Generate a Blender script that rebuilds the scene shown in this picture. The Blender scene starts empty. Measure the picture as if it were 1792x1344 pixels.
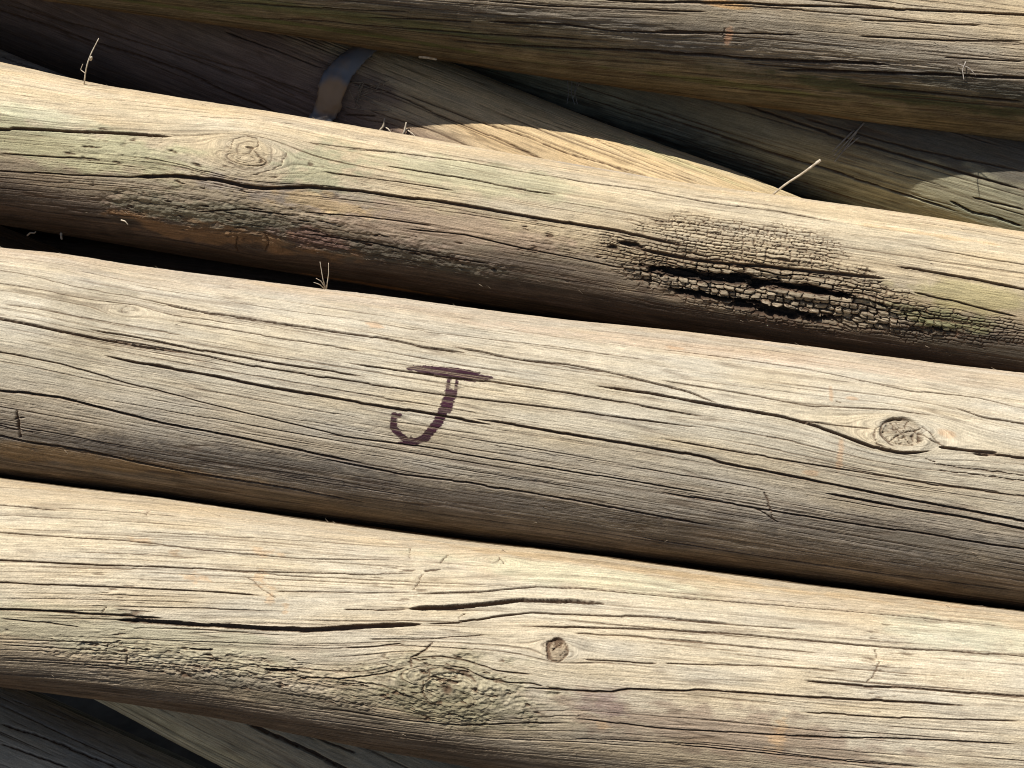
import bpy, math
import numpy as np
from mathutils import Matrix, Vector

# ------------------------------------------------------------------ camera, sky, sun, exposure
S = bpy.context.scene
COL = S.collection
PW, PH = 1792.0, 1344.0                 # reference measuring frame
HFOV = math.radians(40.0)
F = PW / 2 / math.tan(HFOV / 2)         # focal length in measuring units
PITCH = math.radians(35.0)
CAM = np.array([0.0, 0.0, 0.93])
RIGHT = np.array([1.0, 0, 0])
UP = np.array([0, math.sin(PITCH), math.cos(PITCH)])
BACK = np.array([0, -math.cos(PITCH), math.sin(PITCH)])
cd = bpy.data.cameras.new('camera')
cam = bpy.data.objects.new('camera', cd)
COL.objects.link(cam)
M = Matrix((list(RIGHT) + [0], list(UP) + [0], list(BACK) + [0], [0, 0, 0, 1])).transposed()
M.translation = Vector(CAM)
cam.matrix_world = M
cd.sensor_fit = 'HORIZONTAL'
cd.angle = HFOV
cd.clip_start = 0.01
cd.clip_end = 500
S.camera = cam

SUN_CAM = np.array([-0.32, 0.70, 0.645])
SUN = SUN_CAM[0] * RIGHT + SUN_CAM[1] * UP + SUN_CAM[2] * BACK
SUN /= np.linalg.norm(SUN)
w = bpy.data.worlds.new('World')
S.world = w
w.use_nodes = True
nt = w.node_tree
bg = nt.nodes['Background']
sky = nt.nodes.new('ShaderNodeTexSky')
sky.sky_type = 'NISHITA'
sky.sun_disc = False
sky.sun_elevation = math.asin(SUN[2])
sky.sun_rotation = math.atan2(SUN[0], SUN[1])
nt.links.new(sky.outputs[0], bg.inputs[0])
bg.inputs[1].default_value = 0.048
ld = bpy.data.lights.new('sun', 'SUN')
ld.energy = 4.4
ld.angle = math.radians(0.5)
ld.color = (1.0, 0.955, 0.89)
lo = bpy.data.objects.new('sun', ld)
COL.objects.link(lo)
lo.rotation_euler = Vector(SUN).to_track_quat('Z', 'Y').to_euler()
lo.location = (-1, -1, 4)
vs = S.view_settings
vs.view_transform = 'Standard'
vs.look = 'None'
vs.gamma = 1
vs.use_curve_mapping = False
vs.exposure = 0.25
S.cycles.filter_width = 1.0


# ------------------------------------------------------------------ maths helpers
def unproj(px, py, d):
    """point at depth d (metres along the view axis) -> camera axes"""
    px, py, d = np.broadcast_arrays(np.asarray(px, float), np.asarray(py, float), np.asarray(d, float))
    return np.stack([(px - PW / 2) / F * d, -(py - PH / 2) / F * d, -d], -1)


def project(P):
    d = -P[..., 2]
    return P[..., 0] / d * F + PW / 2, -P[..., 1] / d * F + PH / 2


def to_world(P):
    return CAM + P[..., 0:1] * RIGHT + P[..., 1:2] * UP + P[..., 2:3] * BACK


_T = {}


def vn(x, y, seed=0):
    """value noise, -1..1"""
    if seed not in _T:
        _T[seed] = np.random.RandomState(seed + 11).uniform(-1, 1, (512, 512)).astype(np.float32)
    T = _T[seed]
    xi = np.floor(x); yi = np.floor(y)
    fx = (x - xi).astype(np.float32); fy = (y - yi).astype(np.float32)
    fx = fx * fx * fx * (fx * (fx * 6 - 15) + 10); fy = fy * fy * fy * (fy * (fy * 6 - 15) + 10)
    xi = xi.astype(np.int64) & 511; yi = yi.astype(np.int64) & 511
    x1 = (xi + 1) & 511; y1 = (yi + 1) & 511
    a = T[xi, yi] * (1 - fx) + T[x1, yi] * fx
    b = T[xi, y1] * (1 - fx) + T[x1, y1] * fx
    return a * (1 - fy) + b * fy


def fbm(x, y, seed=0, o=4, gain=.5):
    s = 0; a = 1; n = 0
    for k in range(o):
        s = s + a * vn(x * 2 ** k + 3.7 * k, y * 2 ** k + 9.1 * k, seed + k)
        n += a; a *= gain
    return s / n


def sst(a, b, x):
    t = np.clip((x - a) / (b - a), 0, 1)
    return t * t * (3 - 2 * t)


def smooth_interp(x, xs, ys, sig=50.):
    """piecewise linear with linear extrapolation, softened"""
    xs = np.asarray(xs, float); ys = np.asarray(ys, float)

    def f(q):
        r = np.interp(q, xs, ys)
        r = np.where(q < xs[0], ys[0] + (q - xs[0]) * (ys[1] - ys[0]) / (xs[1] - xs[0]), r)
        r = np.where(q > xs[-1], ys[-1] + (q - xs[-1]) * (ys[-1] - ys[-2]) / (xs[-1] - xs[-2]), r)
        return r
    offs = np.linspace(-2, 2, 13); wt = np.exp(-offs ** 2 / 2); wt /= wt.sum()
    return sum(wi * f(x + o * sig) for o, wi in zip(offs, wt))


# ------------------------------------------------------------------ materials
def wood_material(name, fine=1.0, rough=.82):
    m = bpy.data.materials.new(name)
    m.use_nodes = True
    N = m.node_tree.nodes; L = m.node_tree.links
    b = N['Principled BSDF']
    b.inputs['Roughness'].default_value = rough
    b.inputs['Specular IOR Level'].default_value = .25
    at = N.new('ShaderNodeAttribute'); at.attribute_name = 'tint'
    gr = N.new('ShaderNodeAttribute'); gr.attribute_name = 'grain'
    mp = N.new('ShaderNodeMapping'); mp.inputs['Scale'].default_value = (90, 1400, 1)
    L.new(gr.outputs['Vector'], mp.inputs['Vector'])
    n1 = N.new('ShaderNodeTexNoise'); n1.inputs['Scale'].default_value = 1
    n1.inputs['Detail'].default_value = 4; n1.inputs['Roughness'].default_value = .65
    L.new(mp.outputs[0], n1.inputs['Vector'])
    mp2 = N.new('ShaderNodeMapping'); mp2.inputs['Scale'].default_value = (900, 1300, 1)
    L.new(gr.outputs['Vector'], mp2.inputs['Vector'])
    n2 = N.new('ShaderNodeTexNoise'); n2.inputs['Scale'].default_value = 1; n2.inputs['Detail'].default_value = 3
    L.new(mp2.outputs[0], n2.inputs['Vector'])
    mr = N.new('ShaderNodeMapRange'); mr.inputs[1].default_value = .3; mr.inputs[2].default_value = .7
    mr.inputs[3].default_value = 1 - .32 * fine; mr.inputs[4].default_value = 1 + .24 * fine
    L.new(n1.outputs[0], mr.inputs[0])
    mr2 = N.new('ShaderNodeMapRange'); mr2.inputs[1].default_value = .3; mr2.inputs[2].default_value = .7
    mr2.inputs[3].default_value = 1 - .18 * fine; mr2.inputs[4].default_value = 1 + .16 * fine
    L.new(n2.outputs[0], mr2.inputs[0])
    mu = N.new('ShaderNodeMath'); mu.operation = 'MULTIPLY'
    L.new(mr.outputs[0], mu.inputs[0]); L.new(mr2.outputs[0], mu.inputs[1])
    vm = N.new('ShaderNodeVectorMath'); vm.operation = 'SCALE'
    L.new(at.outputs['Color'], vm.inputs[0]); L.new(mu.outputs[0], vm.inputs['Scale'])
    L.new(vm.outputs[0], b.inputs['Base Color'])
    ad = N.new('ShaderNodeMath'); ad.operation = 'ADD'
    L.new(n1.outputs[0], ad.inputs[0]); L.new(n2.outputs[0], ad.inputs[1])
    bp = N.new('ShaderNodeBump'); bp.inputs['Strength'].default_value = .65 * fine
    bp.inputs['Distance'].default_value = .0005
    L.new(ad.outputs[0], bp.inputs['Height']); L.new(bp.outputs[0], b.inputs['Normal'])
    return m


def plain_material(name, c1, c2, scale=200, rough=.7, metal=0., bump=.0):
    m = bpy.data.materials.new(name)
    m.use_nodes = True
    N = m.node_tree.nodes; L = m.node_tree.links
    b = N['Principled BSDF']; b.inputs['Roughness'].default_value = rough; b.inputs['Metallic'].default_value = metal
    tc = N.new('ShaderNodeTexCoord')
    n = N.new('ShaderNodeTexNoise'); n.inputs['Scale'].default_value = scale; n.inputs['Detail'].default_value = 5
    L.new(tc.outputs['Object'], n.inputs['Vector'])
    r = N.new('ShaderNodeValToRGB')
    r.color_ramp.elements[0].position = .35; r.color_ramp.elements[0].color = (*c1, 1)
    r.color_ramp.elements[1].position = .65; r.color_ramp.elements[1].color = (*c2, 1)
    L.new(n.outputs[0], r.inputs[0]); L.new(r.outputs[0], b.inputs['Base Color'])
    if bump:
        bp = N.new('ShaderNodeBump'); bp.inputs['Distance'].default_value = bump
        L.new(n.outputs[0], bp.inputs['Height']); L.new(bp.outputs[0], b.inputs['Normal'])
    return m


WOOD = wood_material('weathered_wood')
WOOD_SOFT = wood_material('sheltered_wood', .8)


# ------------------------------------------------------------------ mesh helper
def make_mesh(name, V, Fq, mat, attrs, origin, parent=None, label=None, tris=None):
    me = bpy.data.meshes.new(name)
    nv = len(V); nf = len(Fq); nt_ = 0 if tris is None else len(tris)
    me.vertices.add(nv)
    me.vertices.foreach_set('co', (V - origin).astype(np.float32).ravel())
    loops = Fq.ravel()
    starts = np.arange(nf) * 4
    if nt_:
        starts = np.concatenate([starts, nf * 4 + np.arange(nt_) * 3])
        loops = np.concatenate([loops, tris.ravel()])
    me.loops.add(len(loops))
    me.loops.foreach_set('vertex_index', loops.astype(np.int32))
    me.polygons.add(nf + nt_)
    me.polygons.foreach_set('loop_start', starts.astype(np.int32))
    me.polygons.foreach_set('use_smooth', np.ones(nf + nt_, bool))
    for k, a in attrs.items():
        if k == 'tint':
            at = me.attributes.new(k, 'FLOAT_COLOR', 'POINT')
            at.data.foreach_set('color', np.concatenate([a, np.ones((nv, 1))], 1).astype(np.float32).ravel())
        else:
            at = me.attributes.new(k, 'FLOAT_VECTOR', 'POINT')
            at.data.foreach_set('vector', a.astype(np.float32).ravel())
    me.update(calc_edges=True)
    me.materials.append(mat)
    o = bpy.data.objects.new(name, me)
    COL.objects.link(o)
    if parent is not None:
        o.parent = parent
    else:
        o.location = origin
    if label:
        o['label'] = label
    return o


def tube_mesh(paths, sides=7, wob=.0):
    Vs, Fs = [], []
    for pts, rads in paths:
        pts = np.array(pts, float); k0 = sum(len(v) for v in Vs)
        n = len(pts); t = np.gradient(pts, axis=0); t /= np.linalg.norm(t, axis=1)[:, None] + 1e-12
        ref = np.array([.3, .9, .2]); a = np.cross(t, ref); a /= np.linalg.norm(a, axis=1)[:, None]; b = np.cross(t, a)
        ring = []
        for i in range(n):
            for s_ in range(sides):
                an = 2 * math.pi * s_ / sides
                ring.append(pts[i] + rads[i] * (math.cos(an) * a[i] + math.sin(an) * b[i]))
        Vs.append(np.array(ring))
        for i in range(n - 1):
            for s_ in range(sides):
                Fs.append((k0 + i * sides + s_, k0 + i * sides + (s_ + 1) % sides, k0 + (i + 1) * sides + (s_ + 1) % sides, k0 + (i + 1) * sides + s_))
        Fs.append(tuple(k0 + s_ for s_ in range(sides))[::-1]); Fs.append(tuple(k0 + (n - 1) * sides + s_ for s_ in range(sides)))
    return np.concatenate(Vs), Fs


LIFTED = plain_material('lifted_wood_fibre', (.16, .12, .08), (.38, .30, .21), 300, .8)


# ------------------------------------------------------------------ a post
class Post:
    """stations: (x, y_top, y_bottom, depth) of the outline in the measuring frame"""

    def __init__(s, stations, du=.0007, dv=.00029, seed=1, length=1.9, x_range=(-70, 1862), sig=45., th_dense=98):
        s.seed = seed
        st = np.array(stations, float)
        s.st = st; s.sig = sig
        slope = np.gradient((st[:, 1] + st[:, 2]) / 2, st[:, 0]) if len(st) > 2 else np.full(2, ((st[1, 1] + st[1, 2] - st[0, 1] - st[0, 2]) / 2) / (st[1, 0] - st[0, 0]))
        s.mslope = float(np.mean(slope))
        # arc length along x
        step = du * F / st[:, 3].mean() * math.cos(math.atan(s.mslope))
        dense = np.arange(x_range[0], x_range[1], step)
        half = (length * F / st[:, 3].mean() * math.cos(math.atan(s.mslope)) - (x_range[1] - x_range[0])) / 2
        half = max(half, 200)
        co = np.linspace(0, 1, 16)[1:]
        xs = np.concatenate([x_range[0] - half * co[::-1], dense, dense[-1] + half * co])
        s.xs = xs
        c, r = s.axis(xs)
        s.r0 = float(r[(xs > 0) & (xs < PW)].mean())
        seg = np.linalg.norm(np.diff(c, axis=0), axis=1)
        s.u = np.concatenate([[0], np.cumsum(seg)])
        a = np.arange(-th_dense, th_dense, math.degrees(dv / s.r0))
        b = np.linspace(th_dense, 360 - th_dense, 46)[:-1]
        th = np.radians(np.concatenate([a, b]))
        s.th = th
        s.v = th * s.r0
        s.nfront = len(a)
        s.U, s.V = np.meshgrid(s.u, s.v, indexing='ij')
        s.c, s.r = c, r
        t = np.gradient(c, axis=0); t /= np.linalg.norm(t, axis=1)[:, None]
        up = np.array([0, 1., 0]); nu = up - (t @ up)[:, None] * t; nu /= np.linalg.norm(nu, axis=1)[:, None]
        nf = np.cross(t, nu)
        s.t, s.nu, s.nf = t, nu, nf
        s.H = np.zeros_like(s.U)          # radial displacement (m)
        s.PSI = s.V.copy()
        s.depth = np.zeros_like(s.U)      # crack depth, for the colour of its inside
        s.rng = np.random.RandomState(seed)
        s.grit = fbm(s.U / .0016, s.V / .0009, seed + 200, 2)
        # coarse inverse map
        ii = np.arange(0, len(xs), max(1, len(xs) // 500)); jj = np.where(np.abs(th) < math.radians(86))[0][::3]
        P = s.base(ii, jj)
        s.gx, s.gy = project(P); s.ii, s.jj = ii, jj

    def axis(s, x):
        st = s.st
        yt = smooth_interp(x, st[:, 0], st[:, 1], s.sig); yb = smooth_interp(x, st[:, 0], st[:, 2], s.sig)
        d = smooth_interp(x, st[:, 0], st[:, 3], 80)
        c = unproj(x, (yt + yb) / 2, d)
        lim = np.clip(x, -300, PW + 300)
        ytl = smooth_interp(lim, st[:, 0], st[:, 1], s.sig); ybl = smooth_interp(lim, st[:, 0], st[:, 2], s.sig)
        r = (ybl - ytl) / 2 * math.cos(math.atan(s.mslope)) * d / F
        return c, r

    def base(s, ii, jj):
        th = s.th[jj]
        return s.c[ii][:, None] + s.r[ii][:, None, None] * (np.cos(th)[None, :, None] * s.nf[ii][:, None] + np.sin(th)[None, :, None] * s.nu[ii][:, None])

    def uv(s, pts):
        out = []
        for x, y in pts:
            d = (s.gx - x) ** 2 + (s.gy - y) ** 2
            i, j = np.unravel_index(np.argmin(d), d.shape)
            i = min(max(i, 1), d.shape[0] - 2); j = min(max(j, 1), d.shape[1] - 2)
            ax, ay = (s.gx[i + 1, j] - s.gx[i - 1, j]) / 2, (s.gy[i + 1, j] - s.gy[i - 1, j]) / 2
            bx, by = (s.gx[i, j + 1] - s.gx[i, j - 1]) / 2, (s.gy[i, j + 1] - s.gy[i, j - 1]) / 2
            ex, ey = x - s.gx[i, j], y - s.gy[i, j]
            det = ax * by - bx * ay
            p = (ex * by - bx * ey) / det; q = (ax * ey - ex * ay) / det
            p, q = np.clip(p, -1, 1), np.clip(q, -1, 1)
            fi = np.interp(i + p, np.arange(len(s.ii)), s.ii); fj = np.interp(j + q, np.arange(len(s.jj)), s.jj)
            out.append((np.interp(fi, np.arange(len(s.u)), s.u), np.interp(fj, np.arange(len(s.v)), s.v)))
        return np.array(out)

    @property
    def mpp(s):
        return float(s.st[:, 3].mean() / F)

    def swirl(s, x, y, rx, ry, stretch=2.6, push=1.0):
        """grain parts round a knot"""
        (u0, v0), = s.uv([(x, y)])
        a = ry * s.mpp
        dx = (s.U - u0) / (stretch * max(rx / ry, 1)); dy = s.V - v0
        q = dx * dx + dy * dy + (a * .35) ** 2
        s.PSI -= push * dy * a * a / q * np.exp(-q / (a * 5) ** 2)

    def drift(s, xs, slopes):
        """the grain runs at a slight angle to the axis (spiral grain and taper)"""
        sl = np.interp(s.xs, xs, slopes)
        g = np.concatenate([[0], np.cumsum(np.diff(s.u) * (sl[1:] + sl[:-1]) / 2)])
        g -= np.interp(PW / 2, s.xs, g)
        s.PSI -= g[:, None]

    def blob(s, x, y, rx, ry, rot=None, noise=.5, nscale=.006, seed=0, edge=(.55, 1.25)):
        """soft irregular patch mask; radii in measuring units, rx along the grain"""
        (u0, v0), = s.uv([(x, y)])
        dx = (s.U - u0) / (rx * s.mpp); dy = (s.V - v0) / (ry * s.mpp)
        q = np.sqrt(dx * dx + dy * dy)
        if noise:
            q = q + noise * fbm(s.U / (nscale * 2.2), s.V / nscale, s.seed * 7 + seed, 4)
        return 1 - sst(edge[0], edge[1], q)

    def carve(s, us, vs_, wmax, depth=None, psi=False, tap=(.07, .07), jit=.00016, lip=0., prof=None, soft=.35):
        """groove running along u. wmax in metres"""
        o = np.argsort(us); us = np.asarray(us)[o]; vs_ = np.asarray(vs_)[o]
        i0, i1 = np.searchsorted(s.u, [us[0], us[-1]])
        if i1 - i0 < 2:
            return
        u = s.u[i0:i1]
        vc = np.interp(u, us, vs_)
        k = max(1, int(.004 / max(np.median(np.diff(u)), 1e-5)))
        if len(u) > 4 * k:
            ker = np.hanning(2 * k + 3); ker /= ker.sum()
            pad = k + 1
            vc = np.convolve(np.pad(vc, pad, 'reflect', reflect_type='odd'), ker, 'valid')
        sd = s.rng.randint(0, 400)
        kn = [u[0]]
        while kn[-1] < u[-1]:
            kn.append(kn[-1] + s.rng.uniform(.004, .035))
        kn = np.array(kn); sv = s.rng.normal(0, 1.0, len(kn)) * jit * 1.1
        ix_ = np.searchsorted(kn, u, 'right') - 1
        stp = sv[ix_]
        stp = np.convolve(np.pad(stp, 1, 'edge'), [.25, .5, .25], 'valid')
        vc = vc + jit * fbm(u / .010, np.full_like(u, sd + .5), 3, 3) * .9 + stp
        t = (u - u[0]) / max(u[-1] - u[0], 1e-9)
        tp = np.minimum(1, t / max(tap[0], 1e-6)) ** .7 * np.minimum(1, (1 - t) / max(tap[1], 1e-6)) ** .7
        if prof is not None:
            tp = tp * np.interp(t, np.linspace(0, 1, len(prof)), prof)
        ww = wmax * tp * (1 + .26 * fbm(u / .012, np.full_like(u, sd + 7.5), 5, 3) + .16 * fbm(u / .004, np.full_like(u, sd + 3.5), 6, 2))
        A = (s.PSI if psi else s.V)[i0:i1]
        band = np.abs(A - vc[:, None])
        if depth is None:
            depth = min(.0065, 1.7 * wmax + .0004)
        W = np.maximum(ww, .00028)[:, None]
        sw = .00030
        band = band + .00004 * s.grit[i0:i1]
        pr = np.clip((W * .5 + sw - band) / (2 * sw), 0, 1) * np.clip(W / .00042, .45, 1)
        pr = pr * pr * (3 - 2 * pr)
        dd = depth * pr * (np.clip(ww / wmax, 0, 1)[:, None]) ** .6
        # only the camera half and a margin: psi/V is monotonic there
        s.depth[i0:i1] = np.maximum(s.depth[i0:i1], dd)
        if lip:
            s.H[i0:i1] += lip * np.exp(-((band - W * .7) / (W * .6 + .0004)) ** 2) * tp[:, None]

    def crack(s, pts, wpx, **k):
        q = s.uv(pts)
        s.carve(q[:, 0], q[:, 1], (wpx * .78 if wpx < 6 else wpx * .84) * s.mpp, **k)

    def cross(s, pts, wpx, depth=.0015):
        """short groove in any direction"""
        q = s.uv(pts); wd = wpx * s.mpp
        m = .003
        i0, i1 = np.searchsorted(s.u, [q[:, 0].min() - m, q[:, 0].max() + m])
        if i1 <= i0:
            return
        U = s.U[i0:i1]; V = s.V[i0:i1] + .0006 * fbm(U / .003, s.V[i0:i1] / .003, 21, 2)
        U = U + .0006 * fbm(s.U[i0:i1] / .003, s.V[i0:i1] / .003, 31, 2)
        D = np.full(U.shape, 1.)
        for (a, b), (c, d) in zip(q[:-1], q[1:]):
            e = np.array([c - a, d - b]); L2 = e @ e + 1e-12
            t = np.clip(((U - a) * e[0] + (V - b) * e[1]) / L2, 0, 1)
            D = np.minimum(D, np.hypot(U - a - t * e[0], V - b - t * e[1]))
        D = D + .00025 * s.grit[i0:i1]
        pr = np.clip((wd * .62 - D) / (wd * .5), 0, 1)
        s.depth[i0:i1] = np.maximum(s.depth[i0:i1], depth * pr * pr * (3 - 2 * pr))

    def hairs(s, n, wr=(.00025, .0006), lr=(.06, .30), th=(-95, 95), dens=None):
        u_lo, u_hi = s.u[14], s.u[-15]
        for k in range(n):
            L = s.rng.uniform(0, 1) ** 2 * (lr[1] - lr[0]) + lr[0]
            u0 = s.rng.uniform(u_lo - L / 2, u_hi - L / 2)
            v0 = math.radians(s.rng.uniform(*th)) * s.r0
            wd = s.rng.uniform(0, 1) ** 2 * (wr[1] - wr[0]) + wr[0]
            dr = s.rng.normal(0, .006)
            uu = np.linspace(u0, u0 + L, 6)
            vv = v0 + dr * (uu - u0) + s.rng.normal(0, .00018, 6).cumsum()
            s.carve(uu, vv, wd, depth=.0003 + wd * 1.3 * s.rng.uniform(.5, 1), psi=True, tap=(.35, .35), jit=.00014)

    def relief(s, amp=1.0):
        P = s.PSI; U = s.U; sd = s.seed * 13
        s.H += .0011 * fbm(U / .12, s.V / .05, sd, 3) * amp
        s.streak = fbm(U / .09, P / .0022, sd + 1, 3)
        s.streak2 = fbm(U / .03, P / .0008, sd + 2, 2)
        s.H += amp * (.00016 * s.streak + .00010 * s.streak2 + .00011 * fbm(U / .0026, P / .0011, sd + 3, 3))
        # fine checks running with the grain
        pw = P + .0006 * fbm(U / .12, P / .006, sd + 4, 2)
        a1 = np.abs(vn(U / .14, pw / .0023, sd + 5)); g1 = sst(-.45, .25, fbm(U / .035, pw / .006, sd + 6, 2))
        a2 = np.abs(vn(U / .09, pw / .0013, sd + 7)); g2 = sst(-.25, .35, fbm(U / .025, pw / .004, sd + 8, 2))
        ln = np.maximum(np.clip(1 - a1 / .13, 0, 1) * g1, .75 * np.clip(1 - a2 / .16, 0, 1) * g2)
        s.lines = ln
        s.depth = np.maximum(s.depth, amp * .00044 * ln)
        s.patchy = fbm(U / .012, s.V / .006, sd + 9, 4)
        torn = sst(.15, .5, fbm(U / .03, s.V / .014, sd + 10, 3))
        s.H += amp * torn * .00022 * fbm(U / .005, P / .0016, sd + 12, 3)

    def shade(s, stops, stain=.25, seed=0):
        """ground colour of the wood round the post with shade painted in: stops (fraction of the visible width from the top, rgb)"""
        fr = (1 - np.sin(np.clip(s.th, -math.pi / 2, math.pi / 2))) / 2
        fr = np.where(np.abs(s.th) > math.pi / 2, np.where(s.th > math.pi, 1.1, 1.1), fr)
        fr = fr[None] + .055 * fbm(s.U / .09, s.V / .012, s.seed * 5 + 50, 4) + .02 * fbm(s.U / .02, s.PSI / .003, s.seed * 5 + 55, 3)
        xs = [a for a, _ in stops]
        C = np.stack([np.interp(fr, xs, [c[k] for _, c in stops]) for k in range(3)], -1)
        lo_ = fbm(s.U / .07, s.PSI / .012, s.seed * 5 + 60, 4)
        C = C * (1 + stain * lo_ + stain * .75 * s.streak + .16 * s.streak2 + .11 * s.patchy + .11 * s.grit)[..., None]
        sh = sst(.68, .9, fr)[..., None]  # grain contrast raised in the colour where the underside lies in shade
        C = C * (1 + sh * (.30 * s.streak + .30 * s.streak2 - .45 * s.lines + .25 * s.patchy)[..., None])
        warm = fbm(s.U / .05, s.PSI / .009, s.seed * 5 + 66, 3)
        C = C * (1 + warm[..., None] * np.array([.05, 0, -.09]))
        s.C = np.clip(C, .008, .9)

    def paint(s, mask, col, k=1.0, mul=False):
        mask = np.clip(mask * k, 0, 1)[..., None]
        c = np.array(col)
        s.C = s.C * (1 - mask) + (s.C * c if mul else c * (1 + .3 * s.streak + .2 * s.streak2 + .14 * s.patchy)[..., None]) * mask

    deep_col = None

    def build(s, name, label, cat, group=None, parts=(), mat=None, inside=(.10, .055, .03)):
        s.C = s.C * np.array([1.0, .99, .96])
        # crack insides: raw brown wood and old dirt; hairline shade put into the tint
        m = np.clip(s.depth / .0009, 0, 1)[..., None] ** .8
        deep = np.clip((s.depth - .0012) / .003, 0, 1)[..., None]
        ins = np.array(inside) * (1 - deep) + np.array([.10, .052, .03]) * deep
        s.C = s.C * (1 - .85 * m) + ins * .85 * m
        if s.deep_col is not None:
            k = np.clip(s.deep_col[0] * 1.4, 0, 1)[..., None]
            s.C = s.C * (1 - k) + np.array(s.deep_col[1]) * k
        R = s.r[:, None] + s.H - s.depth
        ct, sn = np.cos(s.th)[None, :, None], np.sin(s.th)[None, :, None]
        P = s.c[:, None] + R[..., None] * (ct * s.nf[:, None] + sn * s.nu[:, None])
        Wp = to_world(P)
        nu_, nv_ = s.U.shape
        s.P = Wp
        org = Wp.reshape(-1, 3).mean(0)
        idx = np.arange(nu_ * nv_).reshape(nu_, nv_)
        a = idx[:-1]; b = idx[1:]
        Q = np.stack([a, b, np.roll(b, -1, 1), np.roll(a, -1, 1)], -1)     # faces (nu-1, nv, 4)
        flat = Wp.reshape(-1, 3)
        tint = np.clip(s.C, .005, .9).reshape(-1, 3)
        grain = np.stack([s.U + s.seed * .37, s.PSI + s.seed * .21, np.zeros_like(s.U)], -1).reshape(-1, 3)
        free = np.ones((nu_ - 1, nv_), bool)
        kids = []
        for pn, pm, pl in parts:
            sel = (pm[:-1] > .5) & free
            free &= ~sel
            kids.append((pn, Q[sel], pl))
        body = Q[free]
        # end caps: extra ring centre
        cc = np.array([to_world(s.c[0]), to_world(s.c[-1])])
        n0 = len(flat)
        flat = np.concatenate([flat, cc]); tint = np.concatenate([tint, [[.3, .22, .13]] * 2]); grain = np.concatenate([grain, np.zeros((2, 3))])
        r0_, r1_ = idx[0], idx[-1]
        tris = np.concatenate([np.stack([np.full(nv_, n0), r0_, np.roll(r0_, -1)], -1), np.stack([np.full(nv_, n0 + 1), np.roll(r1_, -1), r1_], -1)])

        def sub(nm, faces, parent=None, tr=None, lab=None):
            used = np.unique(faces if tr is None else np.concatenate([faces.ravel(), tr.ravel()]))
            mp = np.full(len(flat), -1); mp[used] = np.arange(len(used))
            return make_mesh(nm, flat[used], mp[faces], mat or WOOD, {'tint': tint[used], 'grain': grain[used]}, org, parent, lab, None if tr is None else mp[tr])
        root = sub(name, body, None, tris)
        root['label'] = label; root['category'] = cat
        if group:
            root['group'] = group
        for pn, fc, pl in kids:
            if len(fc):
                sub(pn, fc, root, None, pl)
        s.root = root
        return root

    def surf(s, x, y):
        """world point and outward normal on the built surface"""
        (u0, v0), = s.uv([(x, y)])
        i = int(np.searchsorted(s.u, u0)); j = int(np.searchsorted(s.v[:s.nfront], v0))
        n = math.cos(s.th[j]) * s.nf[i] + math.sin(s.th[j]) * s.nu[i]
        return s.P[i, j], n[0] * RIGHT + n[1] * UP + n[2] * BACK


# colours (linear)
CREAM = (.62, .48, .29)
PALE = (.60, .50, .34)
TAN = (.50, .37, .21)
GREY = (.42, .385, .32)
DGREY = (.155, .138, .115)
BROWN = (.20, .125, .062)
OCHRE = (.30, .19, .075)
DARK = (.06, .045, .036)
GREEN = (.30, .31, .14)
DGREEN = (.07, .085, .04)
RUST = (.50, .24, .10)
GRP = 'weathered wooden posts stacked in the pile'

# ------------------------------------------------------------------ ground
gm = plain_material('dry_dirt', (.10, .075, .05), (.17, .13, .09), 30, .95, bump=.004)
gme = bpy.data.meshes.new('ground')
n = 60
gx, gy = np.meshgrid(np.linspace(-1, 1, n), np.linspace(-1, 1, n), indexing='ij')
gx = np.sign(gx) * np.abs(gx) ** 3 * 60; gy = np.sign(gy) * np.abs(gy) ** 3 * 60
gz = .008 * fbm(gx / .3, gy / .3, 5, 3)
ix = np.arange(n * n).reshape(n, n)
gf = np.stack([ix[:-1, :-1], ix[1:, :-1], ix[1:, 1:], ix[:-1, 1:]], -1).reshape(-1, 4)
gme.from_pydata(np.stack([gx, gy, gz], -1).reshape(-1, 3).tolist(), [], gf.tolist())
gme.materials.append(gm)
go = bpy.data.objects.new('ground', gme); COL.objects.link(go); go['kind'] = 'structure'

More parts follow.
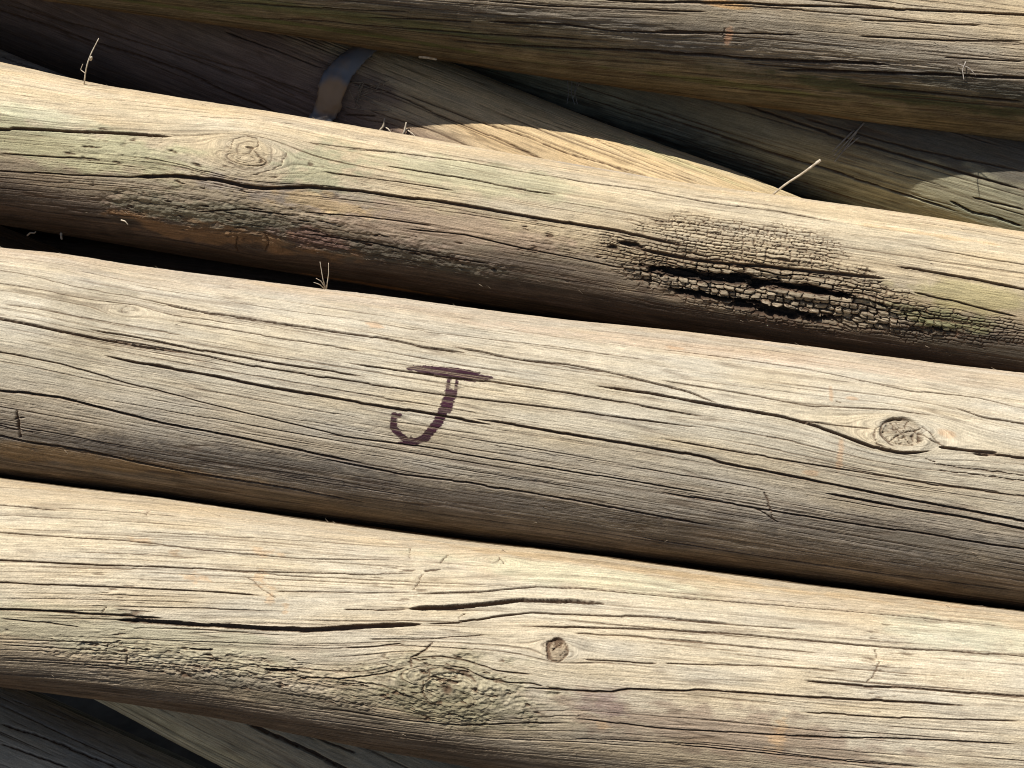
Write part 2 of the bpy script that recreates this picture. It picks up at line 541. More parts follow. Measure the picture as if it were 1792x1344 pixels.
# ------------------------------------------------------------------ post D: the marked one in the middle
D = Post([(-200, 408, 812, .89), (0, 433, 838, .89), (90, 441, 849, .89), (210, 463, 862, .89), (450, 492, 893, .89), (900, 547, 952, .89), (1300, 593, 1003, .89), (1792, 653, 1068, .89), (2100, 690, 1108, .89)], seed=3, sig=28)
D.drift([0, 400, 900, 1300, 1792], [-.06, -.055, -.03, -.045, -.045])
D.swirl(1578, 760, 44, 30, 2.0, 1.0)
D.swirl(217, 543, 14, 12)
D.relief()
for pts, wd in [
    ([(-80, 452), (0, 471), (50, 480), (125, 500), (214, 516), (268, 526), (300, 532)], 2.2),
    ([(262, 525), (357, 546), (464, 562), (571, 578), (671, 592), (743, 607), (818, 617)], 5.5),
    ([(790, 605), (921, 630), (993, 637), (1060, 650), (1136, 668), (1200, 684), (1259, 706)], 4.2),
    ([(1040, 673), (1136, 687), (1259, 710), (1366, 728), (1420, 742), (1463, 757), (1509, 775), (1545, 788), (1577, 794), (1605, 793), (1632, 789)], 5.5),
    ([(1380, 735), (1440, 741), (1490, 748), (1528, 752)], 2),
    ([(1640, 782), (1700, 789), (1748, 792)], 5), ([(1700, 793), (1792, 801), (1870, 812)], 4.5),
    ([(-80, 478), (0, 494), (107, 514), (179, 528), (236, 534), (304, 551), (429, 569)], 2.2),
    ([(-80, 545), (0, 558), (50, 567), (125, 584), (250, 607), (330, 619)], 4.5),
    ([(150, 575), (268, 596), (357, 614), (464, 632), (640, 659)], 3.2),
    ([(150, 585), (232, 600), (357, 622), (464, 645), (600, 665), (743, 687), (800, 694), (957, 712), (1240, 751)], 2.6),
    ([(180, 622), (232, 634), (357, 655), (464, 676), (560, 693), (640, 707), (707, 717), (780, 730), (864, 744)], 5.0),
    ([(822, 732), (904, 744), (1029, 766), (1107, 778), (1240, 801), (1259, 809), (1402, 837), (1509, 859), (1652, 887), (1792, 912), (1870, 925)], 4.8),
    ([(-80, 605), (0, 617), (107, 637), (232, 673), (357, 705), (640, 773)], 2.4),
    ([(560, 758), (600, 764), (736, 782), (850, 801), (1029, 830), (1240, 864)], 3.0),
    ([(-80, 676), (0, 684), (107, 696), (179, 714), (286, 741), (357, 753), (500, 784), (640, 812)], 5.0),
    ([(560, 802), (707, 832), (814, 844), (921, 862), (1029, 880), (1152, 902), (1250, 920)], 4.2),
    ([(1150, 860), (1313, 887), (1473, 914), (1652, 941), (1792, 961), (1870, 975)], 4.0),
    ([(1100, 935), (1300, 968), (1500, 998), (1792, 1035)], 3.0),
    ([(1440, 862), (1581, 889), (1688, 905), (1792, 927), (1870, 940)], 5.0),
    ([(-80, 752), (0, 762), (57, 775), (143, 787), (250, 810), (357, 830), (464, 848), (536, 860), (640, 880)], 5.0),
    ([(600, 634), (714, 651), (850, 666), (993, 687), (1240, 730)], 3.0),
    ([(1152, 609), (1295, 628), (1416, 646), (1598, 684), (1709, 694), (1792, 714)], 3.0),
    ([(1670, 712), (1723, 730), (1792, 741), (1870, 755)], 4.2),
    ([(1152, 664), (1295, 687), (1423, 710), (1563, 718), (1640, 728)], 2.4),
    ([(1152, 766), (1331, 798), (1456, 818), (1630, 848), (1792, 868)], 2.6),
    ([(0, 530), (107, 548), (200, 566), (330, 588)], 1.8),
    ([(223, 497), (357, 519), (480, 540), (640, 562)], 1.8),
    ([(600, 557), (743, 580), (957, 604), (1152, 632)], 1.8),
    ([(300, 560), (464, 588), (640, 616)], 2.2),
]:
    D.crack(pts, wd, lip=.00012 if wd > 4 else 0)
D.hairs(260)
D.hairs(120, wr=(.0003, .0007), lr=(.10, .42), th=(-75, 80))
D.cross([(30, 720), (33, 740), (36, 765)], 4, .0018); D.cross([(0, 745), (30, 752), (55, 756)], 3, .0012); D.cross([(28, 733), (42, 731)], 3)
D.cross([(1338, 862), (1345, 880), (1352, 905)], 3, .001); D.cross([(1313, 887), (1340, 899), (1360, 912)], 3, .0012)
D.cross([(232, 533), (222, 536), (212, 541), (214, 548), (224, 545)], 1.8, .0008)
# knot, an eye of end grain with a rim and radial checks
kn = D.blob(1578, 758, 34, 25, noise=.12, edge=(.9, 1.02))
(ku, kv), = D.uv([(1578, 758)])
ang = np.arctan2(D.V - kv, D.U - ku); rad = np.hypot((D.U - ku) / (34 * D.mpp), (D.V - kv) / (25 * D.mpp)) + .16 * fbm(D.U / .008, D.V / .006, 93, 3)
D.H += -.0016 * kn * (1 - .4 * fbm(D.U / .0025, D.V / .0025, 77, 4)) + .0012 * np.exp(-((rad - 1.25) / .22) ** 2)
D.H += .0020 * np.exp(-(((D.U - ku) / (80 * D.mpp)) ** 2 + ((D.V - kv) / (50 * D.mpp)) ** 2))
D.depth = np.maximum(D.depth, kn * .0012 * np.clip(fbm(D.U / .0016, D.V / .0016, 88, 3) * 3 - .7, 0, 1))
D.depth = np.maximum(D.depth, .0016 * np.exp(-((rad - 1.02) / .06) ** 2) * sst(-.2, .5, np.cos(ang - 2.7)))
for a0, r_a, r_b in [(2.3, 0, .9), (.3, .1, .95), (-1.1, .1, .8), (1.2, .1, .9), (-2.4, .2, .9)]:
    D.cross([(1578 + math.cos(a0) * 34 * q, 758 - math.sin(a0) * 25 * q) for q in (r_a, (r_a + r_b) / 2, r_b)], 2.0, .0014)
for q in [[(1540, 748), (1530, 753), (1527, 764), (1533, 776), (1548, 787), (1570, 791)], [(1612, 750), (1630, 762), (1640, 775), (1655, 783)], [(1606, 757), (1622, 768), (1645, 779)],
          [(1470, 703), (1465, 701)], [(1620, 803), (1636, 808)], [(1635, 812), (1700, 820), (1792, 832)], [(1645, 824), (1720, 832), (1800, 842)]]:
    D.cross(q, 2.2, .0011)
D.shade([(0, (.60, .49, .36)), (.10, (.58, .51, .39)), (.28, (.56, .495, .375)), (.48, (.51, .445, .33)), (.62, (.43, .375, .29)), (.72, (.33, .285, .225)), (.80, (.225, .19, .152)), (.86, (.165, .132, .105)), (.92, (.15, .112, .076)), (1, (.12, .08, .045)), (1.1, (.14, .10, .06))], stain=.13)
D.paint(D.blob(1250, 612, 420, 22, seed=1), (.58, .40, .28), .25)
D.paint(D.blob(160, 560, 60, 95, seed=2, noise=.9), (.34, .29, .2), .4)
D.paint(D.blob(120, 800, 280, 22, seed=3, noise=.6), (.27, .175, .085), .65)
D.paint(D.blob(640, 905, 300, 18, seed=4, noise=.6), (.20, .14, .08), .5)
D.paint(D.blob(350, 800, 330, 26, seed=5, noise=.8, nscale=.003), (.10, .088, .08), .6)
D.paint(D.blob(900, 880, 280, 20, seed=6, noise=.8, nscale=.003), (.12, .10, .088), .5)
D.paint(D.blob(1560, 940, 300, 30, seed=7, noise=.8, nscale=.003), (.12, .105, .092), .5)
for x, y, rx, ry in [(1455, 690, 4, 16), (1470, 800, 6, 26), (1492, 697, 10, 5), (655, 570, 16, 8), (1180, 608, 18, 6), (1655, 760, 16, 8), (1420, 828, 12, 5)]:
    D.paint(D.blob(x, y, rx, ry, noise=.5, nscale=.0022, seed=9), (.58, .36, .20), .5)
D.paint(kn, (.36, .29, .20), .6)
D.paint(D.blob(1560, 770, 26, 12, noise=.3), (.68, .60, .44), .5)
# the letter, drawn twice over with a drying marker
ink = np.zeros_like(D.U)


def stroke(P_, pts, wds, dry=.0):
    q = P_.uv(pts); wd = np.array(wds) * P_.mpp / 2
    D_ = np.full(P_.U.shape, 0.)
    i0, i1 = np.searchsorted(P_.u, [q[:, 0].min() - .01, q[:, 0].max() + .01])
    U = P_.U[i0:i1] + .0007 * fbm(P_.U[i0:i1] / .004, P_.V[i0:i1] / .001, 41, 3); V = P_.V[i0:i1] + .0005 * fbm(P_.U[i0:i1] / .001, P_.V[i0:i1] / .002, 43, 3)
    best = np.full(U.shape, 0.)
    for k in range(len(q) - 1):
        (a, b), (c, d) = q[k], q[k + 1]
        e = np.array([c - a, d - b]); t = np.clip(((U - a) * e[0] + (V - b) * e[1]) / (e @ e + 1e-12), 0, 1)
        dist = np.hypot(U - a - t * e[0], V - b - t * e[1]); r_ = wd[k] + t * (wd[k + 1] - wd[k])
        best = np.maximum(best, sst(-.00012, .00012, r_ * 1.3 - dist))
    D_[i0:i1] = best
    return D_


for pts, wds in [([(716, 645), (770, 650), (858, 661)], (5, 8, 5)), ([(722, 642), (765, 645), (800, 648), (838, 653)], (4, 6, 7, 4)), ([(735, 650), (790, 658), (832, 666)], (5, 6, 5)), ([(740, 646), (800, 655), (852, 663)], (4, 10, 4)),
                 ([(786, 662), (784, 676), (782, 694)], (5, 5, 7)), ([(799, 664), (799, 678), (794, 697)], (4, 4, 6)),
                 ([(789, 688), (785, 701), (776, 719), (767, 738), (756, 752), (744, 766), (729, 772), (712, 772), (700, 761), (689, 749), (689, 735), (690, 727)], (12, 15, 13, 12, 11, 11, 8, 8, 8, 9, 9, 8)),
                 ([(790, 704), (787, 722)], (7, 3)), ([(697, 776), (712, 775), (728, 777)], (3, 4, 4)), ([(720, 771), (720, 763)], (4, 2)), ([(690, 730), (699, 727)], (7, 6))]:
    ink = np.maximum(ink, stroke(D, pts, wds))
dry = .98 + .16 * fbm(D.U / .01, D.PSI / .0010, 91, 2)
D.inkmask = ink.copy()
ds = sst(.0001, .0006, D.depth)
D.paint(ink * np.clip(dry, 0, 1) * (1 - .7 * ds), (.038, .009, .021))
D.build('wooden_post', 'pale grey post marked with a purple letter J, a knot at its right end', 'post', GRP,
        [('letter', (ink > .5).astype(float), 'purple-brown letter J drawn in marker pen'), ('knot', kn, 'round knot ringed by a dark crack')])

# ------------------------------------------------------------------ post E: bottom front, mossy knot
E = Post([(-200, 812, 1162, .85), (0, 838, 1195, .85), (232, 864, 1226, .85), (428, 893, 1257, .85), (640, 925, 1300, .85), (850, 951, 1342, .85), (1029, 971, 1370, .85), (1240, 999, 1402, .85), (1402, 1021, 1432, .85), (1792, 1071, 1495, .85), (2100, 1112, 1540, .85)], seed=5, sig=35)
E.drift([0, 500, 800, 1000, 1792], [.115, .12, .13, .065, .06])
E.swirl(785, 1205, 60, 42, 2.0, .75)
E.swirl(975, 1137, 20, 18, 2.2, .7)
E.swirl(870, 985, 26, 16, 2.0, .7)
E.relief()
for pts, wd in [
    ([(-80, 876), (0, 884), (50, 888), (102, 892)], 4.5), ([(95, 888), (214, 896), (321, 903)], 2.4), ([(339, 887), (393, 905), (464, 914), (564, 925)], 2.4),
    ([(-80, 926), (0, 932), (143, 941), (221, 945), (321, 957), (429, 968), (529, 976), (600, 977), (718, 978)], 2.8),
    ([(229, 928), (357, 935), (500, 944), (640, 953)], 2.2), ([(-80, 974), (0, 980), (179, 989), (286, 991), (429, 999), (640, 1003), (738, 1004)], 3.0),
    ([(-80, 1014), (0, 1019), (107, 1025), (250, 1030), (357, 1035), (464, 1043)], 2.8), ([(475, 1034), (560, 1036), (640, 1037), (725, 1036)], 2.2),
    ([(-80, 1062), (0, 1067), (89, 1070), (161, 1076), (214, 1078), (290, 1082)], 4.8),
    ([(200, 1085), (257, 1088), (357, 1094), (464, 1101), (536, 1102), (600, 1098), (640, 1095), (690, 1093), (740, 1091)], 9.0),
    ([(740, 1091), (800, 1089), (871, 1078), (929, 1072), (1029, 1075), (1136, 1080), (1240, 1088), (1300, 1094)], 3.6),
    ([(714, 1066), (779, 1063), (850, 1058), (914, 1050), (975, 1051), (1060, 1056)], 9.0),
    ([(715, 1040), (780, 1038), (832, 1037), (886, 1031), (943, 1026), (1011, 1029), (1100, 1037), (1216, 1048), (1366, 1059), (1509, 1071), (1688, 1089), (1792, 1100)], 4.0),
    ([(600, 1067), (714, 1066)], 2.2),
    ([(900, 1095), (1000, 1098), (1152, 1101), (1331, 1112), (1509, 1128), (1581, 1134), (1688, 1141), (1792, 1150), (1870, 1157)], 3.4),
    ([(1152, 1083), (1259, 1091), (1400, 1100)], 2.4), ([(1152, 1118), (1295, 1130), (1438, 1143)], 2.2), ([(1000, 1110), (1100, 1112), (1240, 1124)], 2.2),
    ([(1402, 1191), (1509, 1200), (1581, 1201), (1688, 1212), (1792, 1219), (1870, 1224)], 3.6),
    ([(1152, 1160), (1331, 1166), (1480, 1175)], 2.0), ([(1020, 1155), (1152, 1161)], 2.4),
    ([(904, 1203), (957, 1203), (1011, 1207), (1072, 1211), (1089, 1206), (1200, 1210), (1216, 1207), (1331, 1214), (1438, 1221), (1581, 1228), (1700, 1236)], 3.6),
    ([(600, 1134), (650, 1132), (707, 1126)], 2.4), ([(721, 1151), (771, 1148), (814, 1155), (868, 1173), (932, 1180)], 2.4),
    ([(782, 1164), (814, 1169), (850, 1187), (890, 1195), (932, 1196), (957, 1203)], 2.6),
    ([(518, 1187), (600, 1187), (671, 1180), (716, 1167)], 3.0), ([(640, 1120), (757, 1118), (857, 1110)], 2),
    ([(560, 1240), (600, 1244), (654, 1253), (707, 1260), (814, 1269), (886, 1267), (993, 1266)], 3.4), ([(993, 1293), (1100, 1296), (1240, 1303)], 2.6),
    ([(993, 1255), (1152, 1275), (1331, 1285), (1473, 1291), (1640, 1296), (1792, 1303)], 3.0), ([(1152, 1300), (1331, 1318), (1473, 1332), (1620, 1344)], 2.6),
    ([(0, 1082), (70, 1089), (143, 1098)], 2.6), ([(0, 1128), (143, 1137), (187, 1140)], 2.6), ([(161, 1155), (286, 1162), (429, 1175)], 2.4),
    ([(330, 1135), (350, 1137), (373, 1137)], 4.5), ([(462, 1172), (490, 1175), (523, 1174)], 7), ([(0, 1156), (200, 1168), (320, 1182)], 2.6),
    ([(1400, 1245), (1581, 1256), (1792, 1262)], 2.4), ([(1150, 1035), (1300, 1046), (1500, 1062)], 1.8),
]:
    E.crack(pts, wd, lip=.00012 if wd > 4 else 0)
E.hairs(260)
E.hairs(110, wr=(.0003, .0007), lr=(.10, .42), th=(-75, 80))
for q, wd in [([(720, 1166), (720, 1150), (735, 1142), (748, 1134), (757, 1124)], 3.4), ([(740, 1004), (733, 1018), (724, 1032)], 2.6), ([(745, 998), (770, 995)], 5), ([(718, 958), (716, 975)], 2.4), ([(770, 985), (785, 970)], 2.6),
              ([(186, 1140), (188, 1128), (210, 1122)], 2.6), ([(222, 1146), (221, 1162)], 2.6), ([(178, 1072), (185, 1062)], 2.4), ([(255, 902), (262, 894)], 2.4), ([(806, 1089), (803, 1080), (812, 1074)], 1.8),
              ([(741, 1190), (740, 1210), (748, 1222)], 2.6), ([(760, 1178), (745, 1190)], 2), ([(1538, 1160), (1528, 1185), (1518, 1192)], 2.2), ([(1530, 1135), (1536, 1150)], 2)]:
    E.cross(q, wd, .0014)
# weather-torn bands across the grain
for x, y, rx, ry, sd in [(200, 1110, 55, 170, 1), (1555, 1150, 40, 120, 2), (700, 1010, 60, 60, 3)]:
    mk = E.blob(x, y, rx, ry, noise=.5, seed=sd)
    E.H += mk * .0005 * fbm(E.U / .006, E.PSI / .0016, 120 + sd, 3)
    st = np.clip(fbm(E.U / .009, E.PSI / .0011, 130 + sd, 2) * 4 - 1.5, 0, 1)
    E.depth = np.maximum(E.depth, mk * st * .0008)
# mossy rough knot and torn lower flank
mo = E.blob(800, 1205, 150, 62, noise=.6, seed=4)
tor = np.maximum(E.blob(520, 1190, 260, 36, noise=.7, seed=5), E.blob(330, 1165, 250, 30, noise=.7, seed=6))
rg = np.maximum(mo, .8 * tor)
E.H += rg * (.0010 * fbm(E.U / .005, E.V / .0032 + .4 * E.PSI / .0032, 141, 4) + .0008 * fbm(E.U / .0018, E.V / .0014, 143, 2))
E.depth = np.maximum(E.depth, rg * .0016 * np.clip(fbm(E.U / .006, E.V / .0022, 145, 4) * 4 - 1.3, 0, 1))
km = E.blob(787, 1203, 40, 30, noise=.15, edge=(.85, 1.0))
(ku, kv), = E.uv([(787, 1203)])
rad = np.hypot((E.U - ku) / (44 * E.mpp), (E.V - kv) / (32 * E.mpp)) + .35 * fbm(E.U / .008, E.V / .006, 94, 3)
E.H += .0030 * np.exp(-((rad) / 1.9) ** 2) - .0016 * km
E.depth = np.maximum(E.depth, .0020 * np.exp(-((E.U - ku + .001) ** 2 + (E.V - kv + .001) ** 2) / .0022 ** 2) + .0 * rad)
E.depth = np.maximum(E.depth, mo * .0013 * np.exp(-((rad - 1.05) / .06) ** 2) * sst(-.3, .4, fbm(E.U / .012, E.V / .01, 95, 2)))
kn2 = E.blob(975, 1137, 20, 21, noise=.15, edge=(.85, 1.0))
(k2u, k2v), = E.uv([(975, 1137)])
rad2 = np.hypot((E.U - k2u) / (19 * E.mpp), (E.V - k2v) / (20 * E.mpp)) + .3 * fbm(E.U / .005, E.V / .004, 96, 3); ang2 = np.arctan2(E.V - k2v, E.U - k2u)
E.depth = np.maximum(E.depth, kn2 * .0018 * np.clip(fbm(E.U / .0022, E.V / .003, 152, 3) * 4 - .9, 0, 1))
E.H += kn2 * .0010 * fbm(E.U / .002, E.V / .002, 151, 3) + .0016 * np.exp(-(rad2 / 2.2) ** 2)
E.depth = np.maximum(E.depth, .0026 * np.exp(-((rad2 - .85) / .14) ** 2) * sst(-.5, .6, np.cos(ang2 - 2.6)))
E.depth = np.maximum(E.depth, .0012 * np.exp(-((rad2 - .85) / .08) ** 2))
E.cross([(968, 1138), (978, 1131), (985, 1124)], 2.6, .0022)
k3 = E.blob(873, 985, 26, 14, noise=.3)
E.H += .0010 * E.blob(873, 985, 60, 26, noise=.3) + k3 * .0004 * fbm(E.U / .002, E.V / .002, 153, 3)
E.cross([(862, 988), (872, 984), (874, 978), (882, 990)], 2.4, .001)
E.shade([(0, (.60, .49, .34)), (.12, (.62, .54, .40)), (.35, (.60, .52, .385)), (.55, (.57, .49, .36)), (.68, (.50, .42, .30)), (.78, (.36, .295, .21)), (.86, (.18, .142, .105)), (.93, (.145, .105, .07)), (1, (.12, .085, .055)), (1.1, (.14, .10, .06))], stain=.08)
E.paint(E.blob(1000, 1005, 260, 30, noise=.6, seed=1), (.66, .64, .46), .55)
E.paint(E.blob(1690, 1110, 160, 40, noise=.6, seed=2), (.64, .64, .48), .5)
E.paint(E.blob(1150, 1000, 400, 16, noise=.6, seed=3), (.56, .40, .22), .5)
E.paint(E.blob(250, 1120, 300, 45, noise=.6, seed=7), (.42, .40, .27), .5)
E.paint(mo, (.36, .33, .20), .5)
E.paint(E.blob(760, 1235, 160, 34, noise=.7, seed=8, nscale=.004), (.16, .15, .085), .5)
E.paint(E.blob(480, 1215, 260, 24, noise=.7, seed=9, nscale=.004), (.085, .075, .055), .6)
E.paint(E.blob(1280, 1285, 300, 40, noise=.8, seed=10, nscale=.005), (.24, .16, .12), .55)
E.paint(E.blob(1060, 1235, 40, 20, noise=.7, seed=11, nscale=.003), (.26, .18, .17), .6)
for x, y, rx, ry in [(245, 945, 20, 8), (300, 965, 14, 6), (455, 1010, 10, 12), (475, 1040, 8, 14), (500, 1062, 6, 10), (340, 1010, 22, 8), (460, 965, 26, 8), (1365, 1280, 8, 22), (1360, 1300, 14, 18), (1055, 1268, 12, 6), (1660, 1060, 40, 8)]:
    E.paint(E.blob(x, y, rx, ry, noise=1.2, nscale=.0022, seed=12), (.62, .42, .24), .5)
E.cross([(430, 1008), (445, 1016), (458, 1030), (470, 1038), (482, 1046)], 2.6, .0008)
E.paint(kn2, (.36, .26, .16), .6)
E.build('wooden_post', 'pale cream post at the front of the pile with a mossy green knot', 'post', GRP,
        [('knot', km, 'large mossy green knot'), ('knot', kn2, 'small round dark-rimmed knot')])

# ------------------------------------------------------------------ post C: with the rotten patch
C = Post([(-200, 70, 362, .93), (0, 113, 393, .93), (146, 146, 418, .93), (320, 174, 448, .93), (428, 190, 466, .93), (600, 220, 492, .93), (814, 255, 528, .93), (993, 286, 556, .93), (1152, 315, 584, .93), (1366, 343, 620, .93), (1545, 370, 648, .93), (1792, 407, 688, .93), (2100, 452, 738, .93)], seed=8, sig=30)
C.drift([0, 250, 420, 700, 1792], [.11, .10, 0, 0, 0])
C.swirl(435, 270, 44, 34, 1.9, .8)
C.swirl(450, 430, 30, 22, 1.9, .8)
C.relief()
for pts, wd in [
    ([(-80, 222), (0, 225), (89, 229), (214, 234), (304, 239)], 6.0),
    ([(-80, 292), (0, 298), (61, 302), (143, 307), (214, 310), (260, 309)], 2.8),
    ([(230, 310), (304, 308), (375, 314), (429, 326), (464, 330), (500, 328), (543, 326), (590, 331)], 7.0),
    ([(540, 327), (640, 335), (707, 345), (761, 352), (850, 366), (932, 380), (1029, 396), (1078, 404), (1156, 421), (1212, 433)], 5.5),
    ([(1110, 434), (1201, 453), (1290, 463), (1350, 468), (1424, 475), (1498, 482), (1550, 489)], 6.0),
    ([(1565, 465), (1626, 475), (1695, 487), (1792, 507), (1870, 520)], 4.5), ([(1597, 512), (1671, 528), (1720, 541), (1782, 556)], 3.0),
    ([(1609, 431), (1720, 451), (1792, 463), (1860, 473)], 2.2), ([(1572, 385), (1658, 397), (1792, 419), (1870, 432)], 3.2),
    ([(600, 261), (689, 266), (814, 282), (921, 300), (1029, 318), (1136, 334), (1259, 357), (1366, 371), (1463, 389)], 3.8),
    ([(671, 289), (779, 307), (921, 332), (980, 340)], 3.2), ([(707, 400), (814, 411), (921, 436), (1029, 457), (1100, 472)], 2.8),
    ([(0, 268), (100, 275), (171, 279)], 2.4), ([(0, 357), (75, 370), (200, 385)], 2.4), ([(536, 250), (640, 262), (700, 268)], 2.6),
    ([(529, 371), (640, 379), (760, 396)], 2.4), ([(340, 203), (430, 209), (520, 220)], 2.0), ([(530, 410), (640, 424), (760, 446), (860, 462)], 2.8),
    ([(340, 372), (420, 366), (520, 378)], 2.6), ([(560, 300), (700, 318), (800, 334)], 2),
]:
    C.crack(pts, wd, lip=.00012 if wd > 4 else 0)
C.hairs(200)
C.hairs(50, wr=(.0003, .0007), lr=(.10, .35), th=(-75, 80))
# knot: low oval disc with a T-shaped check
kc = C.blob(436, 268, 36, 29, noise=.1, edge=(.88, 1.0))
(ku, kv), = C.uv([(436, 268)])
rad = np.hypot((C.U - ku) / (38 * C.mpp), (C.V - kv) / (30 * C.mpp)) + .14 * fbm(C.U / .008, C.V / .007, 97, 3); ang = np.arctan2(C.V - kv, C.U - ku)
C.H += .0022 * np.exp(-(rad / 1.9) ** 2) + .00012 * np.sin(rad * 26) * (rad < 1) + kc * .0003 * fbm(C.U / .002, C.V / .002, 98, 3)
C.depth = np.maximum(C.depth, .0007 * np.exp(-((rad - 1.0) / .045) ** 2) * (.15 + .65 * sst(-.4, .6, np.cos(ang + 1.0))))
C.depth = np.maximum(C.depth, .0007 * np.exp(-((rad - .55) / .04) ** 2) * sst(.2, .6, np.cos(ang - 2.4)))
for q in [[(414, 281), (436, 270), (452, 258)], [(446, 266), (456, 277), (466, 288)], [(405, 262), (410, 246), (432, 240), (450, 246), (452, 260)], [(470, 300), (492, 290), (503, 268)], [(440, 308), (470, 300)]]:
    C.cross(q, 1.9, .0009)
kc2 = C.blob(445, 428, 24, 20, noise=.1, edge=(.85, 1.0))
rad3 = 0
C.cross([(415, 415), (412, 430), (416, 442)], 3, .0016); C.cross([(465, 412), (470, 424), (464, 440)], 3, .0014)
# crusty weathered flank
cr = np.maximum.reduce([C.blob(430, 385, 260, 42, noise=.8, seed=1), C.blob(700, 440, 260, 26, noise=.8, seed=2), .6 * C.blob(330, 285, 220, 50, noise=.9, seed=3), .6 * C.blob(1010, 430, 130, 40, noise=.8, seed=5), .45 * C.blob(560, 320, 120, 30, noise=.7, seed=6)])
C.H += cr * (.0010 * fbm(C.U / .008, C.PSI / .0032, 161, 4) + .0006 * fbm(C.U / .002, C.V / .0016, 163, 3))
C.depth = np.maximum(C.depth, cr * .0015 * np.clip(fbm(C.U / .008, C.PSI / .0020, 165, 4) * 4 - 1.5, 0, 1))
# brown rot: cubical checking in courses
rot = np.maximum.reduce([C.blob(1330, 490, 250, 62, noise=.28, seed=7, edge=(.75, 1.1)), C.blob(1430, 540, 260, 45, noise=.35, seed=8, edge=(.7, 1.1)), C.blob(1310, 425, 185, 46, noise=.35, seed=9, edge=(.6, 1.2)), C.blob(1650, 570, 190, 30, noise=.45, seed=10) * .8, C.blob(1090, 440, 70, 34, noise=.6, seed=11) * .7])
core = np.maximum(C.blob(1330, 505, 210, 42, noise=.4, seed=12), C.blob(1480, 545, 180, 28, noise=.4, seed=13))
wv = C.V + .0018 * fbm(C.U / .020, C.V / .007, 171, 3) + .0005 * fbm(C.U / .004, C.V / .004, 172, 2)
wu = C.U + .0018 * fbm(C.U / .006, C.V / .0035, 173, 3)


def bricks(hv, lu, seed, gu=.00028, gv=.00032):
    y = wv / hv; y = y + .35 * vn(C.U / .03, np.floor(y) + .5, seed)
    row = np.floor(y); fy = y - row
    off = np.random.RandomState(seed).uniform(0, 1, 1024)[row.astype(int) & 1023]
    ln = lu * (.6 + 1.0 * np.random.RandomState(seed + 1).uniform(0, 1, 1024)[row.astype(int) & 1023])
    x = wu / ln + off * 7; x = x + .42 * vn(x * .7, row + .5, seed + 2)
    colm = np.floor(x); fx = x - colm
    h = vn(colm * 1.73 + .31, row * 2.11 + .17, seed + 3)
    ed = np.minimum(np.minimum(fx, 1 - fx) * ln / gu, np.minimum(fy, 1 - fy) * hv / gv)
    return np.clip(1.15 - ed, 0, 1), h, np.minimum(fy, 1 - fy) * 2, np.minimum(fx, 1 - fx) * 2


g1, h1, fy1, fx1 = bricks(.0034, .0068, 7, .00040, .00045)
g2, h2, fy2, fx2 = bricks(.0021, .0048, 17, .00036, .00036)
small = rot * (1 - core)
C.H += rot * .0005 * (h2 + .2)
C.depth = np.maximum(C.depth, small * sst(.1, .7, g2) * .0017)
C.depth = np.maximum(C.depth, np.clip(core * 1.2, 0, 1) * sst(.05, .7, g1) * .0034)
C.H += core * (.0026 * h1 + .0010 * (1 - (1 - fy1) ** 3) * (1 - (1 - fx1) ** 4) - .0020 + .0008 * fbm(C.U / .005, C.V / .0009, 177, 3) + .0016 * fbm(C.U / .02, C.V / .004, 178, 2))
cav = np.maximum.reduce([C.blob(1200, 480, 62, 8, noise=.9, nscale=.003, seed=14), C.blob(1300, 493, 75, 9, noise=.9, nscale=.003, seed=15), C.blob(1255, 522, 80, 5, noise=.9, nscale=.003, seed=16), C.blob(1370, 548, 80, 8, noise=.9, nscale=.003, seed=17), C.blob(1420, 508, 60, 5, noise=.9, nscale=.003, seed=18), C.blob(1107, 428, 20, 4, noise=.9, nscale=.003, seed=19) * .5, C.blob(1073, 432, 8, 5, noise=.9, nscale=.003, seed=20) * .4])
C.depth = np.maximum(C.depth, cav * .0065)
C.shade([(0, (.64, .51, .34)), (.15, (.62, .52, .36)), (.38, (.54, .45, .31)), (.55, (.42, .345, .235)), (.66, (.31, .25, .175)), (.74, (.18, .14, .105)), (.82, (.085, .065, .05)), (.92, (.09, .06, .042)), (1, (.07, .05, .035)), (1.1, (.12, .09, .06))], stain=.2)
C.paint(C.blob(80, 250, 260, 40, noise=.7, seed=21), (.42, .42, .25), .6)
C.paint(C.blob(60, 200, 100, 16, noise=.5, seed=22), (.70, .68, .48), .6)
C.paint(C.blob(560, 300, 60, 60, noise=.9, seed=23, nscale=.004), (.30, .32, .20), .55)
C.paint(C.blob(850, 310, 160, 40, noise=.7, seed=24), (.42, .42, .26), .5)
C.paint(C.blob(500, 340, 160, 18, noise=.8, seed=25, nscale=.004), (.28, .24, .22), .6)
C.paint(C.blob(760, 395, 200, 30, noise=.7, seed=26), (.40, .29, .22), .5)
C.paint(C.blob(1080, 300, 120, 14, noise=.7, seed=27), (.52, .45, .38), .6)
C.paint(C.blob(560, 352, 90, 16, noise=.8, seed=28, nscale=.004), (.58, .42, .22), .6)
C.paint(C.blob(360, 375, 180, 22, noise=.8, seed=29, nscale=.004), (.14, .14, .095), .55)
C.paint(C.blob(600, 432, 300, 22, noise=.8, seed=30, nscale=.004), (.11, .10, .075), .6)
C.paint(C.blob(380, 412, 180, 22, noise=.9, seed=31, nscale=.006), (.30, .165, .075), .6)
C.paint(C.blob(660, 500, 120, 8, noise=.8, seed=32, nscale=.005), (.34, .17, .07), .6)
C.paint(C.blob(560, 418, 60, 20, noise=.8, seed=33, nscale=.005), (.20, .10, .085), .5)
C.paint(C.blob(1360, 520, 300, 50, noise=.6, seed=44, edge=(.4, 1.3)), (.38, .31, .215), .45)
C.paint(core, (.36, .30, .215), .6)
